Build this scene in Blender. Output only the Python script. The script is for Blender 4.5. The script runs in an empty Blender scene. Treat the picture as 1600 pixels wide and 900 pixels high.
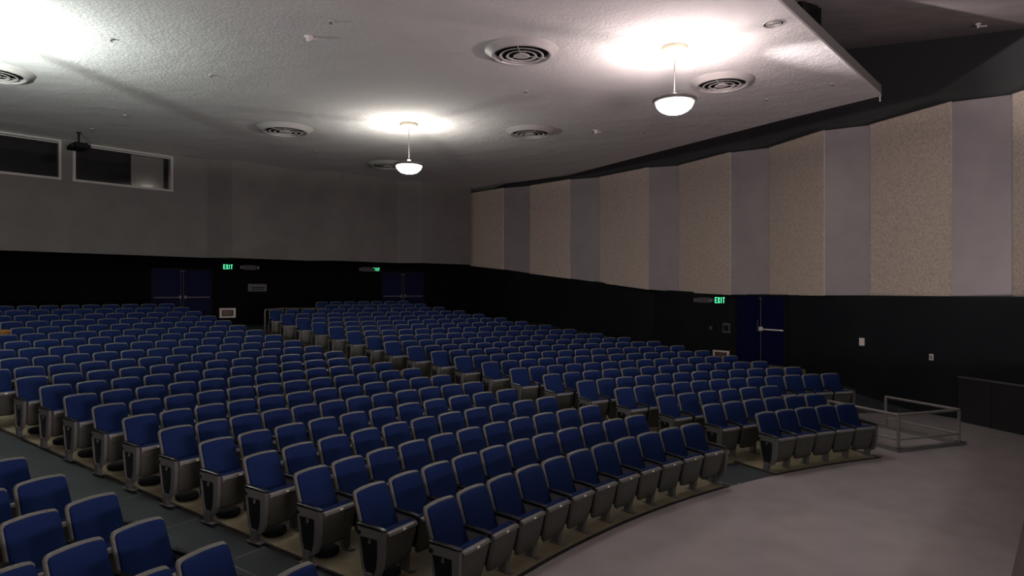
import bpy, math, random
from math import sin, cos, pi, radians, sqrt, hypot
from mathutils import Vector, Matrix
random.seed(4)
C = bpy.context.scene.collection
EYE = 3.0          # eye height above the flat front floor
F = 1042.3         # focal length in pixels of a 1600 wide frame
HV = 453.0         # horizon line

# ------------------------------------------------------------------ helpers
def lin(c):
    c = c / 255.0
    return c / 12.92 if c <= .04045 else ((c + .055) / 1.055) ** 2.4
def mat(name, col, rough=.6, metal=0., spec=.5, emit=None, estr=0.):
    m = bpy.data.materials.new(name); m.use_nodes = True
    b = m.node_tree.nodes['Principled BSDF']
    b.inputs['Base Color'].default_value = (*col, 1)
    b.inputs['Roughness'].default_value = rough
    b.inputs['Metallic'].default_value = metal
    b.inputs['Specular IOR Level'].default_value = spec
    if emit:
        b.inputs['Emission Color'].default_value = (*emit, 1)
        b.inputs['Emission Strength'].default_value = estr
    return m
def vary(m, scale, c1, c2, bump=0., bscale=None, lo=.35, hi=.65, detail=5., stretch=(1, 1, 1), dist=.02, coord='Object'):
    nt = m.node_tree; n = nt.nodes; l = nt.links; b = n['Principled BSDF']
    tc = n.new('ShaderNodeTexCoord'); mp = n.new('ShaderNodeMapping')
    mp.inputs['Scale'].default_value = stretch
    l.new(tc.outputs[coord], mp.inputs['Vector'])
    nz = n.new('ShaderNodeTexNoise'); nz.inputs['Scale'].default_value = scale; nz.inputs['Detail'].default_value = detail
    l.new(mp.outputs[0], nz.inputs['Vector'])
    r = n.new('ShaderNodeValToRGB')
    r.color_ramp.elements[0].position = lo; r.color_ramp.elements[0].color = (*c1, 1)
    r.color_ramp.elements[1].position = hi; r.color_ramp.elements[1].color = (*c2, 1)
    l.new(nz.outputs['Fac'], r.inputs[0]); l.new(r.outputs[0], b.inputs['Base Color'])
    if bump:
        nb = n.new('ShaderNodeTexNoise'); nb.inputs['Scale'].default_value = bscale or scale; nb.inputs['Detail'].default_value = 6
        l.new(mp.outputs[0], nb.inputs['Vector'])
        bp = n.new('ShaderNodeBump'); bp.inputs['Strength'].default_value = bump; bp.inputs['Distance'].default_value = dist
        l.new(nb.outputs['Fac'], bp.inputs['Height']); l.new(bp.outputs[0], b.inputs['Normal'])
    return m

class MB:
    """collects geometry for ONE mesh"""
    def __init__(s): s.v = []; s.f = []; s.sm = []
    def add(s, vs, fs, smooth=False, M=None):
        o = len(s.v)
        s.v += [tuple(M @ Vector(p)) if M else tuple(p) for p in vs]
        s.f += [tuple(i + o for i in f) for f in fs]; s.sm += [smooth] * len(fs)
        return s
    def box(s, a, b, M=None):
        x0, y0, z0 = a; x1, y1, z1 = b
        return s.add([(x0,y0,z0),(x1,y0,z0),(x1,y1,z0),(x0,y1,z0),(x0,y0,z1),(x1,y0,z1),(x1,y1,z1),(x0,y1,z1)],
              [(0,3,2,1),(4,5,6,7),(0,1,5,4),(1,2,6,5),(2,3,7,6),(3,0,4,7)], False, M)
    def prism(s, pts, z0, z1, M=None):
        """pts CCW in xy; z0/z1 numbers or lists"""
        n = len(pts)
        a = z0 if isinstance(z0, (list, tuple)) else [z0] * n
        b = z1 if isinstance(z1, (list, tuple)) else [z1] * n
        vs = [(p[0], p[1], a[i]) for i, p in enumerate(pts)] + [(p[0], p[1], b[i]) for i, p in enumerate(pts)]
        fs = [tuple(range(n - 1, -1, -1)), tuple(range(n, 2 * n))] + [(i, (i + 1) % n, n + (i + 1) % n, n + i) for i in range(n)]
        return s.add(vs, fs, False, M)
    def lathe(s, prof, n=24, c=(0, 0, 0), M=None, smooth=True):
        vs = []; fs = []
        for r, z in prof:
            for i in range(n):
                a = 2 * pi * i / n; vs.append((c[0] + r * cos(a), c[1] + r * sin(a), c[2] + z))
        for j in range(len(prof) - 1):
            for i in range(n):
                k = (i + 1) % n
                fs.append((j*n+i, j*n+k, (j+1)*n+k, (j+1)*n+i))
        return s.add(vs, fs, smooth, M)
    def tube(s, p, q, r, n=10, cap=True):
        p = Vector(p); q = Vector(q); d = (q - p).normalized()
        u = d.cross(Vector((0, 0, 1)) if abs(d.z) < .9 else Vector((1, 0, 0))).normalized(); w = d.cross(u)
        vs = [tuple(e + u * r * cos(2*pi*i/n) + w * r * sin(2*pi*i/n)) for e in (p, q) for i in range(n)]
        fs = [(i, n + i, n + (i+1) % n, (i+1) % n) for i in range(n)]
        s.add(vs, fs, True)
        if cap: s.add(vs, [tuple(range(n)), tuple(range(2*n-1, n-1, -1))])
        return s
    def mesh(s, name, m):
        me = bpy.data.meshes.new(name); me.from_pydata(s.v, [], s.f); me.validate()
        if len(me.polygons) == len(s.sm): me.polygons.foreach_set('use_smooth', s.sm)
        for x in (m if isinstance(m, (list, tuple)) else [m]): me.materials.append(x)
        me.update(); return me
    def build(s, name, m, parent=None, loc=None, rz=0):
        o = bpy.data.objects.new(name, s.mesh(name, m)); C.objects.link(o)
        if loc: o.location = loc
        o.rotation_euler = (0, 0, rz)
        if parent: o.parent = parent
        return o
def tag(o, label=None, cat=None, group=None, kind=None):
    if label: o['label'] = label
    if cat: o['category'] = cat
    if group: o['group'] = group
    if kind: o['kind'] = kind
    return o
def empty(name, loc=(0, 0, 0), rz=0):
    o = bpy.data.objects.new(name, None); C.objects.link(o); o.location = loc; o.rotation_euler = (0, 0, rz)
    o.empty_display_size = .1; return o
def struct(o, label=None): return tag(o, label, kind='structure')

# ------------------------------------------------------------------ materials
M = {}
M['blue'] = vary(mat('blue_fabric', (.006, .016, .075), .85, spec=.12), 260, (.0048, .0140, .060), (.0066, .0185, .082), .12, 500, dist=.002)
M['shell'] = vary(mat('grey_plastic', (.12, .122, .108), .42, spec=.4), 40, (.108, .112, .098), (.132, .135, .118), .05, 300, dist=.001)
M['metal'] = mat('grey_painted_metal', (.15, .15, .143), .38, .15)
M['pan'] = vary(mat('dark_grey_seat_plastic', (.07, .072, .062), .40, spec=.5), 30, (.063, .066, .056), (.078, .08, .069), .05, 300, dist=.001)
M['lip'] = mat('top_lit_seat_lip', (.18, .176, .163), .4)  # seat grey made paler, paints in the light falling on the lip
M['black'] = mat('black_plastic', (.006, .006, .007), .28)
M['blackmatt'] = mat('black_matt', (.006, .006, .0065), .8, spec=.2)
M['plate'] = mat('cream_label', (.92, .88, .78), .35)
M['badge'] = mat('grey_badge', (.16, .16, .155), .4)
M['ceil'] = mat('ceiling_plaster', (.60, .585, .58), .9, spec=.2)
def ceiling_nodes():
    m = M['ceil']; nt = m.node_tree; n = nt.nodes; l = nt.links; b = n['Principled BSDF']
    tc = n.new('ShaderNodeTexCoord')
    hs = []
    for sc, w, det in ((3.2, .07, 6), (14, .10, 8), (.9, .22, 2)):
        z = n.new('ShaderNodeTexNoise'); z.inputs['Scale'].default_value = sc; z.inputs['Detail'].default_value = det
        z.inputs['Roughness'].default_value = .62
        l.new(tc.outputs['Object'], z.inputs['Vector'])
        q = n.new('ShaderNodeMath'); q.operation = 'MULTIPLY'; q.inputs[1].default_value = w
        l.new(z.outputs['Fac'], q.inputs[0]); hs.append(q)
    a = n.new('ShaderNodeMath'); l.new(hs[0].outputs[0], a.inputs[0]); l.new(hs[1].outputs[0], a.inputs[1])
    a2 = n.new('ShaderNodeMath'); l.new(a.outputs[0], a2.inputs[0]); l.new(hs[2].outputs[0], a2.inputs[1])
    bp = n.new('ShaderNodeBump'); bp.inputs['Strength'].default_value = .8; bp.inputs['Distance'].default_value = .25
    l.new(a2.outputs[0], bp.inputs['Height']); l.new(bp.outputs[0], b.inputs['Normal'])
ceiling_nodes()
M['upper'] = vary(mat('upper_ceiling_paint', (.36, .33, .325), .9, spec=.2), 2.0, (.33, .305, .30), (.38, .35, .345))
M['fascia'] = mat('fascia_paint', (.20, .185, .18), .8)
M['backwall'] = vary(mat('grey_wall_paint', (.16, .16, .15), .8, spec=.2), 1.3, (.15, .15, .14), (.175, .17, .158))
M['greypanel'] = vary(mat('smooth_grey_panel', (.25, .228, .23), .4, spec=.4), 1.6, (.235, .215, .218), (.265, .242, .245))
M['fabric'] = vary(mat('beige_fabric_panel', (.50, .43, .36), .95, spec=.1), 17, (.42, .36, .295), (.57, .50, .425), .4, 45, .33, .67, 8, dist=.01)
M['darkwall'] = vary(mat('black_wall_paint', (.005, .006, .008), .42, spec=.3), 1.1, (.004, .005, .007), (.007, .008, .010))
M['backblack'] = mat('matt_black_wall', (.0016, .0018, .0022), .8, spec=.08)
M['highwall'] = mat('charcoal_wall_paint', (.035, .037, .038), .7)
M['concrete'] = vary(mat('polished_concrete', (.33, .298, .298), .13, spec=.5), 1.7, (.31, .28, .28), (.35, .315, .317), .03, 3, dist=.01)
M['beige'] = vary(mat('beige_riser_floor', (.19, .16, .10), .6, spec=.3), 3.5, (.16, .135, .083), (.225, .19, .12))
M['trim'] = mat('dark_edge_strip', (.012, .012, .013), .5)
M['steel'] = mat('brushed_rail', (.24, .22, .21), .38, .4)
M['doorblue'] = mat('blue_door_paint', (.0015, .003, .030), .6, spec=.12)
M['chrome'] = mat('satin_metal_bar', (.80, .78, .74), .3, .2)
M['white'] = mat('white_enamel', (.62, .60, .57), .45)
M['vent'] = mat('vent_enamel', (.42, .40, .39), .45)
M['ventdark'] = mat('vent_throat', (.008, .008, .008), .9, spec=.1)
M['glass'] = mat('window_glass', (.02, .02, .022), .06, spec=.5)
M['glass'].node_tree.nodes['Principled BSDF'].inputs['Alpha'].default_value = .35
M['frame'] = mat('window_frame_metal', (.42, .41, .39), .5, .2)
M['booth'] = mat('booth_interior', (.03, .03, .032), .9)
M['wood'] = vary(mat('orange_wood', (.30, .14, .02), .5), 14, (.22, .10, .015), (.40, .20, .03), stretch=(1, 1, 8))
M['stagewood'] = vary(mat('dark_stage_boards', (.03, .021, .019), .6), 10, (.027, .018, .017), (.035, .025, .023), stretch=(1, 12, 1))
M['green'] = mat('exit_green', (.02, .3, .1), .5, emit=(.10, 1.0, .42), estr=1.6)
M['signwhite'] = mat('sign_cream', (.62, .56, .48), .5)
M['signdark'] = mat('sign_maroon', (.02, .012, .010), .5)
M['signred'] = mat('sign_letters', (.42, .26, .22), .5)
M['signgrey'] = mat('placard_grey', (.08, .075, .075), .5)
# aisle: slate blue tiles with worn light seams
def aisle_mat():
    m = mat('slate_aisle_tiles', (.02, .027, .03), .55, spec=.35); nt = m.node_tree; n = nt.nodes; l = nt.links; b = n['Principled BSDF']
    tc = n.new('ShaderNodeTexCoord'); mp = n.new('ShaderNodeMapping'); mp.inputs['Rotation'].default_value = (0, 0, radians(32))
    l.new(tc.outputs['Object'], mp.inputs[0])
    br = n.new('ShaderNodeTexBrick'); br.inputs['Scale'].default_value = 1.0
    br.inputs['Color1'].default_value = (.026, .031, .036, 1); br.inputs['Color2'].default_value = (.033, .039, .045, 1)
    br.inputs['Mortar'].default_value = (.15, .16, .16, 1); br.inputs['Mortar Size'].default_value = .009
    br.inputs['Brick Width'].default_value = 1.25; br.inputs['Row Height'].default_value = .62
    l.new(mp.outputs[0], br.inputs['Vector'])
    nz = n.new('ShaderNodeTexNoise'); nz.inputs['Scale'].default_value = 1.1; nz.inputs['Detail'].default_value = 5
    l.new(mp.outputs[0], nz.inputs['Vector'])
    rp = n.new('ShaderNodeValToRGB'); rp.color_ramp.elements[0].position = .46; rp.color_ramp.elements[1].position = .56
    rp.color_ramp.elements[0].color = (.0,.0,.0,1)
    l.new(nz.outputs[0], rp.inputs[0])
    mx = n.new('ShaderNodeMix'); mx.data_type = 'RGBA'
    l.new(rp.outputs[0], mx.inputs[0]); mx.inputs[6].default_value = (.029, .035, .040, 1); l.new(br.outputs[0], mx.inputs[7])
    l.new(mx.outputs[2], b.inputs['Base Color'])
    return m
M['aisle'] = aisle_mat()

# ------------------------------------------------------------------ seating geometry (measured)
FX, FY = 11.459, -1.238            # common centre of the curved rows
H = [2.076,2.032,1.967,1.904,1.842,1.784,1.722,1.655,1.585,1.516,1.448,1.368,1.274,1.171,1.076,.978,.874,.764,.649,.535,.436]
R = [14.505,15.338,16.178,17.024,17.876,18.735,19.603,20.479,21.36,22.244,23.129,24.015,24.901,25.785,26.665,27.543,28.418,29.291,30.164,31.035,31.907]
TOP = .92
ZR = [EYE - h - TOP for h in H]; ZR[0] = 0.0
BACK = .26                         # top of backrest sits this far behind the seat's base
PITCH = .53
CL = [-57.16,-57.61,-57.8,-57.86,-57.86,-57.87,-57.86,-57.76,-57.7,-57.59,-57.56]
CR = [-36.82,-38.15,-38.89,-39.64,-40.37,-40.8,-41.19,-41.59,-42.01,-42.28,-42.64,-42.88,-43.16,-43.41,-43.7,-43.94,-44.09,-44.28,-44.51,-44.64,-44.89]
RLf = [-29.54,-31.03,-32.1,-33.1,-33.91,-34.56,-35.31,-35.78,-36.33,-36.67,-37.17,-37.64,-37.89,-38.27,-38.61,-38.93,-39.24,-39.54,-39.65,-35.38,-35.46]
RRt = [-21.74,-21.25,-22.47,-14.3,-15.36,-16.3,-17.08,-17.8,-18.42,-19.06,-20.3,-21.46,-22.63,-23.65,-24.69,-25.55,-26.48,-27.3,-28.18,-28.95,-29.64]
LRt = [-64.7,-65.0,-64.8,-64.3,-64.2,-63.9,-63.8,-63.7]
def pol(r, a, z=0.):               # a in degrees
    a = radians(a); return (FX + r * sin(a), FY + r * cos(a), z)
rows = []                          # (block, row, [angles])
for k in range(21):
    step = math.degrees(PITCH / R[k])
    if k < 11:
        n = int(round((CR[k] - CL[k]) / step)) + 1
        rows.append(('centre', k, [CL[k] + (CR[k] - CL[k]) * i / (n - 1) for i in range(n)]))
    else:
        n = int(round((CR[k] + 57.5) / step)) + 1
        rows.append(('centre', k, [CR[k] - step * (n - 1 - i) for i in range(n)]))
    n = int(round((RRt[k] - RLf[k]) / step)) + 1
    rows.append(('right', k, [RLf[k] + (RRt[k] - RLf[k]) * i / (n - 1) for i in range(n)]))
    if k < 7:
        rows.append(('left', k, [LRt[k] - step * i for i in range(5, -1, -1)]))
def ztier(r):                      # the floor under the seats rises steadily from row to row
    rk = [q - BACK for q in R]
    if r <= rk[0]: return 0.
    for k in range(20):
        if r <= rk[k + 1]: return ZR[k] + (ZR[k + 1] - ZR[k]) * (r - rk[k]) / (rk[k + 1] - rk[k])
    return ZR[20]
def zaisle(r): return ztier(r) - .018 if r > 14.3 else -.004
# ------------------------------------------------------------------ floor
def zramp(r):                      # flat place and ramp at the right-hand wall
    if r <= 17.7: return 0.
    if r <= 22.0: return .60 * (r - 17.7) / 4.3
    return max(.60, zaisle(r))
rad = [14.02] + [R[k] - .48 for k in range(1, 21)] + [32.3, 36.2]
rad = sorted(set(rad + [17.7, 19.0, 20.2, 22.0]))
angs = [-86 + 1.5 * i for i in range(68)]
g = MB()
def zbase(r, a):
    t = min(1, max(0, (a - (-15.5)) / 3.0)) if r > 16.6 else min(1, max(0, (a + 22) / 2.0))
    return zaisle(r) * (1 - t) + zramp(r) * t
nv = len(angs)
vs = [pol(r, a, zbase(r, a)) for r in rad for a in angs]
fs = [(j*nv+i, (j+1)*nv+i, (j+1)*nv+i+1, j*nv+i+1) for j in range(len(rad)-1) for i in range(nv-1)]
# the flat wheelchair place at the right is concrete, so it is left out of the aisle surface
ia = [i for i, f in enumerate(fs)]
fa = []; fc = []
for j in range(len(rad) - 1):
    for i in range(nv - 1):
        f = (j*nv+i, (j+1)*nv+i, (j+1)*nv+i+1, j*nv+i+1)
        (fc if (angs[i] > -21.5 and rad[j+1] <= 17.71) else fa).append(f)
g.add([(x, y, z) for x, y, z in vs], fa)
struct(g.build('floor', M['aisle']), 'slate blue tiled sloping aisle floor of the auditorium')
def sub(vs, fs):
    use = sorted({i for f in fs for i in f}); mp = {o: n for n, o in enumerate(use)}
    return [vs[i] for i in use], [tuple(mp[i] for i in f) for f in fs]
g = MB(); a, b = sub(vs, fc); g.add(a, b)
arc = [pol(14.02, a, 0.) for a in angs]
inner = [pol(2.0, a, 0.) for a in angs]
g.add(arc + inner, [(nv + i, i, i + 1, nv + i + 1) for i in range(nv - 1)])
struct(g.build('floor', M['concrete']), 'flat polished grey concrete floor in front of the seats')
# tiers under the seats, one prism per row and block
g = MB(); tr = MB()
for blk, k, an in rows:
    r0 = R[k] - .48; r1 = (R[k + 1] - .48) if k < 20 else R[k] + .39
    d = math.degrees(.33 / R[k]); a0 = an[0] - d; a1 = an[-1] + d
    if k < 11 and blk == 'centre': a0 = -57.6 - math.degrees(.30 / R[k])
    n = max(4, int((a1 - a0) / 1.0)); z = ZR[k]
    for ra, rb in ((r0, R[k] - BACK), (R[k] - BACK, r1)):
        pts = [pol(ra, a0 + (a1 - a0) * i / n)[:2] for i in range(n + 1)] + [pol(rb, a1 - (a1 - a0) * i / n)[:2] for i in range(n + 1)]
        za, zb_ = ztier(ra) + .006, ztier(rb) + .006
        tops = [za] * (n + 1) + [zb_] * (n + 1)
        for i in range(n):
            q = [pts[i], pts[i+1], pts[2*n-i], pts[2*n+1-i]]; zz = [za, za, zb_, zb_]
            g.prism(q[::-1], z - .32, zz[::-1])
    w = .035
    for i in range(n if k == 0 else 0):             # nosing along the front edge
        p = [pol(r0 - .012, a0 + (a1 - a0) * i / n)[:2], pol(r0 - .012, a0 + (a1 - a0) * (i + 1) / n)[:2],
             pol(r0 + w, a0 + (a1 - a0) * (i + 1) / n)[:2], pol(r0 + w, a0 + (a1 - a0) * i / n)[:2]]
        tr.prism(p[::-1], z - .05, z + .011)
    dw = math.degrees(w / R[k])
    for aa, sg in ((a0, 1), (a1, -1)):
        p = [pol(r0, aa)[:2], pol(r1, aa)[:2], pol(r1, aa + sg * dw)[:2], pol(r0, aa + sg * dw)[:2]]
        if sg < 0: p = p[::-1]
        ze = [ztier(r0) + .011, ztier(r1) + .011, ztier(r1) + .011, ztier(r0) + .011]
        tr.prism(p, z - .05, ze if sg > 0 else ze[::-1])
struct(g.build('floor', M['beige']), 'beige floor tiers that step up under the rows of seats')
struct(tr.build('trim_1', M['trim']), 'dark edging strip around the beige floor tiers')

# ------------------------------------------------------------------ seat parts
AS = [-1, -.985, -.93, -.78, -.4, 0, .4, .78, .93, .985, 1]
BS = [0, .015, .06, .14, .3, .5, .7, .86, .94, .985, 1]
def pad(w0, w1, rc, path, t0, t1, arch=0., top_rc=None, puff=.3, ex=12):
    """curved panel: path(b)->(y,z), normal from path; t0,t1 offsets behind/in front; rounded corners"""
    mb = MB(); L = (Vector(path(1)) - Vector(path(0))).length
    nu = len(AS); rt = top_rc or rc
    def hw(b):
        w = (w0 + (w1 - w0) * b) / 2
        lo = b * L; hi = (1 - b) * L
        if lo < rc: w -= rc - sqrt(max(0, rc * rc - (rc - lo) ** 2))
        if hi < rt: w -= rt - sqrt(max(0, rt * rt - (rt - hi) ** 2))
        return w
    def P(a, b, t):
        p0 = Vector(path(max(0, b - .01))); p1 = Vector(path(min(1, b + .01))); d = (p1 - p0).normalized()
        n = Vector((-d.y, d.x)) # (y,z) forward normal = towards -y
        if n.x > 0: n = -n
        q = Vector(path(b)) + n * t
        return (hw(b) * a, q.x, q.y + arch * (1 - a * a) * b)
    fr = []; bk = []
    for b in BS:
        for a in AS:
            e = ((1 - abs(a) ** ex) * (1 - abs(2 * b - 1) ** ex)); e = max(e, 0) ** puff
            tm = t0 + (t1 - t0) * .45
            fr.append(P(a, b, tm + (t1 - tm) * e)); bk.append(P(a, b, tm + (t0 - tm) * e))
    n = len(fr); fs = []
    for j in range(len(BS) - 1):
        for i in range(nu - 1):
            q = (j*nu+i, j*nu+i+1, (j+1)*nu+i+1, (j+1)*nu+i)
            fs.append(q); fs.append(tuple(n + x for x in reversed(q)))
    mb.add(fr + bk, fs, True)
    return mb
def backpath(b): return (.075 + .185 * b + .02 * b * (1 - b) * -1, .385 + .535 * b - .012)
def seatpath(b): return (-.075 - .115 * b ** .7, .15 + .40 * b)
def cushpath(b): return (.063 + .174 * b - .015 * b * (1 - b), .40 + .485 * b)
ME = {}
ME['backrest'] = pad(.495, .472, .03, backpath, -.035, .018, .013, .052, .25).mesh('backrest', M['shell'])
ME['cushion'] = pad(.462, .438, .02, cushpath, -.01, .034, .012, .038, .3).mesh('back_cushion', M['blue'])
ME['seat_shell'] = pad(.42, .458, .085, seatpath, -.03, .034, 0, .04, .6, 11).mesh('seat_shell', M['pan'])
def seatcush(b): return (-.035 - .105 * b, .22 + .345 * b)
ME['seat'] = pad(.40, .44, .03, seatcush, -.045, .055, 0, .03, .25).mesh('seat', M['blue'])
# curved finger slot under the rim of the seat shell
def slot():
    m = MB(); n = 10; vs = []; fs = []
    for i in range(n + 1):
        x = -.13 + .26 * i / n; s = 1 - (2 * i / n - 1) ** 2
        zc = .480 - .016 * s; h = .001 + .008 * s ** .5
        b = (zc - .15) / .40; y = seatpath(b)[0] - .031
        for dz, dy in ((-h, 0), (h, 0), (h, .012), (-h, .012)): vs.append((x, y + dy - .002, zc + dz))
    for i in range(n):
        for k in range(4): fs.append((4*i+k, 4*(i+1)+k, 4*(i+1)+(k+1) % 4, 4*i+(k+1) % 4))
    m.add(vs, fs); m.f = [tuple(reversed(f)) for f in m.f]; return m
ME['slot'] = slot().mesh('finger_slot', M['black'])
def rim():                         # bevelled lip along the folded seat's top, light from above put in its colour
    m = MB(); pr = [(-.224,.522),(-.216,.548),(-.205,.556),(-.172,.556),(-.172,.535),(-.205,.520)]; xs = [-.216,-.207,.207,.216]; k = [.75,1,1,.75]; n = len(pr)
    vs = [(x, -.20 + (y + .20) * q, .540 + (z - .540) * q) for x, q in zip(xs, k) for y, z in pr]
    m.add(vs, [(j*n+i, j*n+(i+1)%n, (j+1)*n+(i+1)%n, (j+1)*n+i) for j in range(3) for i in range(n)] + [tuple(range(n-1,-1,-1)), tuple(range(3*n, 4*n))])
    return m
ME['rim'] = rim().mesh('seat_rim', M['lip'])
ME['plate'] = MB().add([(x, y, z) for x in (-.012, .026) for y, z in ((-.2262,.528),(-.2200,.548),(-.216,.545),(-.222,.525))], [(0,1,5,4),(1,2,6,5),(2,3,7,6),(3,0,4,7),(3,2,1,0),(4,5,6,7)]).mesh('number_plate', M['plate'])
OUT = [(.135,.585),(.04,.588),(-.09,.588),(-.215,.585),(-.214,.48),(-.207,.34),(-.19,.22),(-.15,.14),(-.08,.105),(-.01,.10),(.045,.12),(.08,.20),(.11,.38)]
INN = [(.112,.495),(.04,.497),(-.05,.497),(-.130,.495),(-.134,.42),(-.130,.32),(-.118,.22),(-.095,.16),(-.06,.128),(-.02,.122),(.03,.145),(.06,.22),(.088,.38)]
def frame(side):                   # open D-shaped end frame
    m = MB(); x0, x1 = (.247 * side, .292 * side); n = len(OUT)
    vs = [(x, y, z) for x in (x0, x1) for y, z in OUT] + [(x, y, z) for x in (x0, x1) for y, z in INN]
    fs = []
    for i in range(n):
        k = (i + 1) % n
        fs += [(i, k, n + k, n + i), (2*n + i, 3*n + i, 3*n + k, 2*n + k), (n + i, n + k, 3*n + k, 3*n + i), (i, 2*n + i, 2*n + k, k)]
    m.add(vs, fs)
    return m
def foot(m, x, w=.032):
    m.add([(x-w,-.045,.0),(x+w,-.045,.0),(x+w,.04,.0),(x-w,.04,.0),(x-w,-.062,.15),(x+w,-.062,.15),(x+w,.036,.15),(x-w,.036,.15)],
          [(0,3,2,1),(4,5,6,7),(0,1,5,4),(1,2,6,5),(2,3,7,6),(3,0,4,7)])
    m.box((x-w-.006, -.13, 0), (x+w+.006, .10, .012))
    for y in (-.105, .075): m.lathe([(0, .022), (.008, .022), (.010, .012)], 6, (x, y, 0), smooth=False)
    return m
for sd, nm in ((-1, 'L'), (1, 'R')):
    ME['frame' + nm] = frame(sd).mesh('end_frame', M['metal'])
    ME['foot' + nm] = foot(MB(), .268 * sd).mesh('leg', M['metal'])
    m = MB(); n = len(INN)
    a, b = sorted((.258 * sd, .280 * sd))
    m.add([(a, y, z) for y, z in INN] + [(b, y, z) for y, z in INN],
          [tuple(range(n)), tuple(range(2*n-1, n-1, -1))])
    ME['inset' + nm] = m.mesh('side_panel', M['black'])
    m = MB(); n = 16; vs = []; fs = []       # oval ring badge on the side panel
    for x in (.279 * sd, .286 * sd):
        for rr in (1., .55):
            for i in range(n): vs.append((x, -.018 + .016 * rr * cos(2*pi*i/n), .462 + .026 * rr * sin(2*pi*i/n)))
    for i in range(n):
        k = (i + 1) % n
        fs += [(2*n+i, 2*n+k, 3*n+k, 3*n+i), (i, k, 2*n+k, 2*n+i), (n+i, 3*n+i, 3*n+k, n+k)]
    m.add(vs, fs); ME['badge' + nm] = m.mesh('row_badge', M['badge'])
def arm(x):
    m = MB(); w = .028; prof = [(.15,.592,.622),(.10,.596,.624),(-.02,.592,.620),(-.14,.586,.613),(-.20,.582,.606),(-.228,.583,.600)]
    ws = [.7, 1, 1, 1, .95, .6]; vs = []; fs = []
    for (y, a, b), k in zip(prof, ws):
        ww = w * k; vs += [(x-ww,y,a),(x+ww,y,a),(x+ww,y,b-.006),(x+ww*.7,y,b),(x-ww*.7,y,b),(x-ww,y,b-.006)]
    for j in range(5):
        for i in range(6): fs.append((6*j+i, 6*(j+1)+i, 6*(j+1)+(i+1) % 6, 6*j+(i+1) % 6))
    fs += [(0,1,2,3,4,5), (35,34,33,32,31,30)]
    m.add(vs, [tuple(reversed(f)) for f in fs]); return m
ME['armL'] = arm(-.265).mesh('armrest', M['black']); ME['armR'] = arm(.265).mesh('armrest', M['black'])
def hinge(x):
    m = MB(); m.lathe([(0,-.03),(.024,-.03),(.027,-.02),(.027,.02),(.024,.03),(0,.03)], 12, M=Matrix.Translation((x,.115,.54)) @ Matrix.Rotation(pi/2,4,'Y'))
    return m
ME['hinge'] = hinge(-.272).mesh('hinge_knob', M['black']); ME['hingeR'] = hinge(.272).mesh('hinge_knob', M['black'])
def standard(x):                   # slim support between two seats
    m = MB(); o = [(.12,.59),(-.16,.59),(-.15,.45),(-.11,.28),(-.07,.145),(.04,.145),(.07,.28),(.11,.45)]; n = len(o)
    m.add([(x-.016,y,z) for y,z in o] + [(x+.016,y,z) for y,z in o],
          [tuple(range(n)), tuple(range(2*n-1,n-1,-1))] + [(i,n+i,n+(i+1)%n,(i+1)%n) for i in range(n)])
    return foot(m, x)
ME['legL'] = standard(-.265).mesh('leg', M['metal'])

def obj(name, me, parent):
    o = bpy.data.objects.new(name, me); C.objects.link(o); o.parent = parent; return o
PROTO = {}
def seat_proto(endL, endR, plate):
    r = empty('auditorium_seat')
    obj('backrest', ME['backrest'], r); obj('back_cushion', ME['cushion'], r)
    obj('seat', ME['seat'], r)
    s = obj('seat_shell', ME['seat_shell'], r); obj('finger_slot', ME['slot'], s); obj('seat_rim', ME['rim'], s)
    if plate: obj('number_plate', ME['plate'], s)
    obj('armrest', ME['armL'], r)
    if endL:
        f = obj('end_frame', ME['frameL'], r); p = obj('side_panel', ME['insetL'], f)
        obj('row_badge', ME['badgeL'], f); obj('hinge_knob', ME['hinge'], f); obj('leg', ME['footL'], r)
    else: obj('leg', ME['legL'], r)
    if endR:
        obj('armrest', ME['armR'], r)
        f = obj('end_frame', ME['frameR'], r); obj('side_panel', ME['insetR'], f); obj('row_badge', ME['badgeR'], f)
        obj('hinge_knob', ME['hingeR'], f); obj('leg', ME['footR'], r)
    return r
def copy_tree(o, parent=None):
    c = o.copy(); C.objects.link(c); c.parent = parent
    for ch in list(o.children): copy_tree(ch, c)
    return c
ORD = ['zero','first','second','third','fourth','fifth','sixth','seventh','eighth','ninth','tenth','eleventh','twelfth','thirteenth','fourteenth','fifteenth','sixteenth','seventeenth','eighteenth','nineteenth','twentieth','twenty-first']
cand = []
WOODROW = 16
wood_at = None
for blk, k, an in rows:
    n = len(an)
    for i, a in enumerate(an):
        x, y, _ = pol(R[k], a)
        if y < .5: continue
        u = 800 + F * x / y; v = HV + F * H[k] / y
        half = F * .27 / y
        if u < -half * 1.1 or v > 905: continue
        if blk == 'centre' and k == WOODROW and u < 18:
            wood_at = a; continue
        # along-row obliquity makes a seat narrower; rank by visible area
        cand.append((y, blk, k, i, n, a))
cand.sort(key=lambda c: c[0])
near, far = cand[:300], cand[300:]
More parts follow.
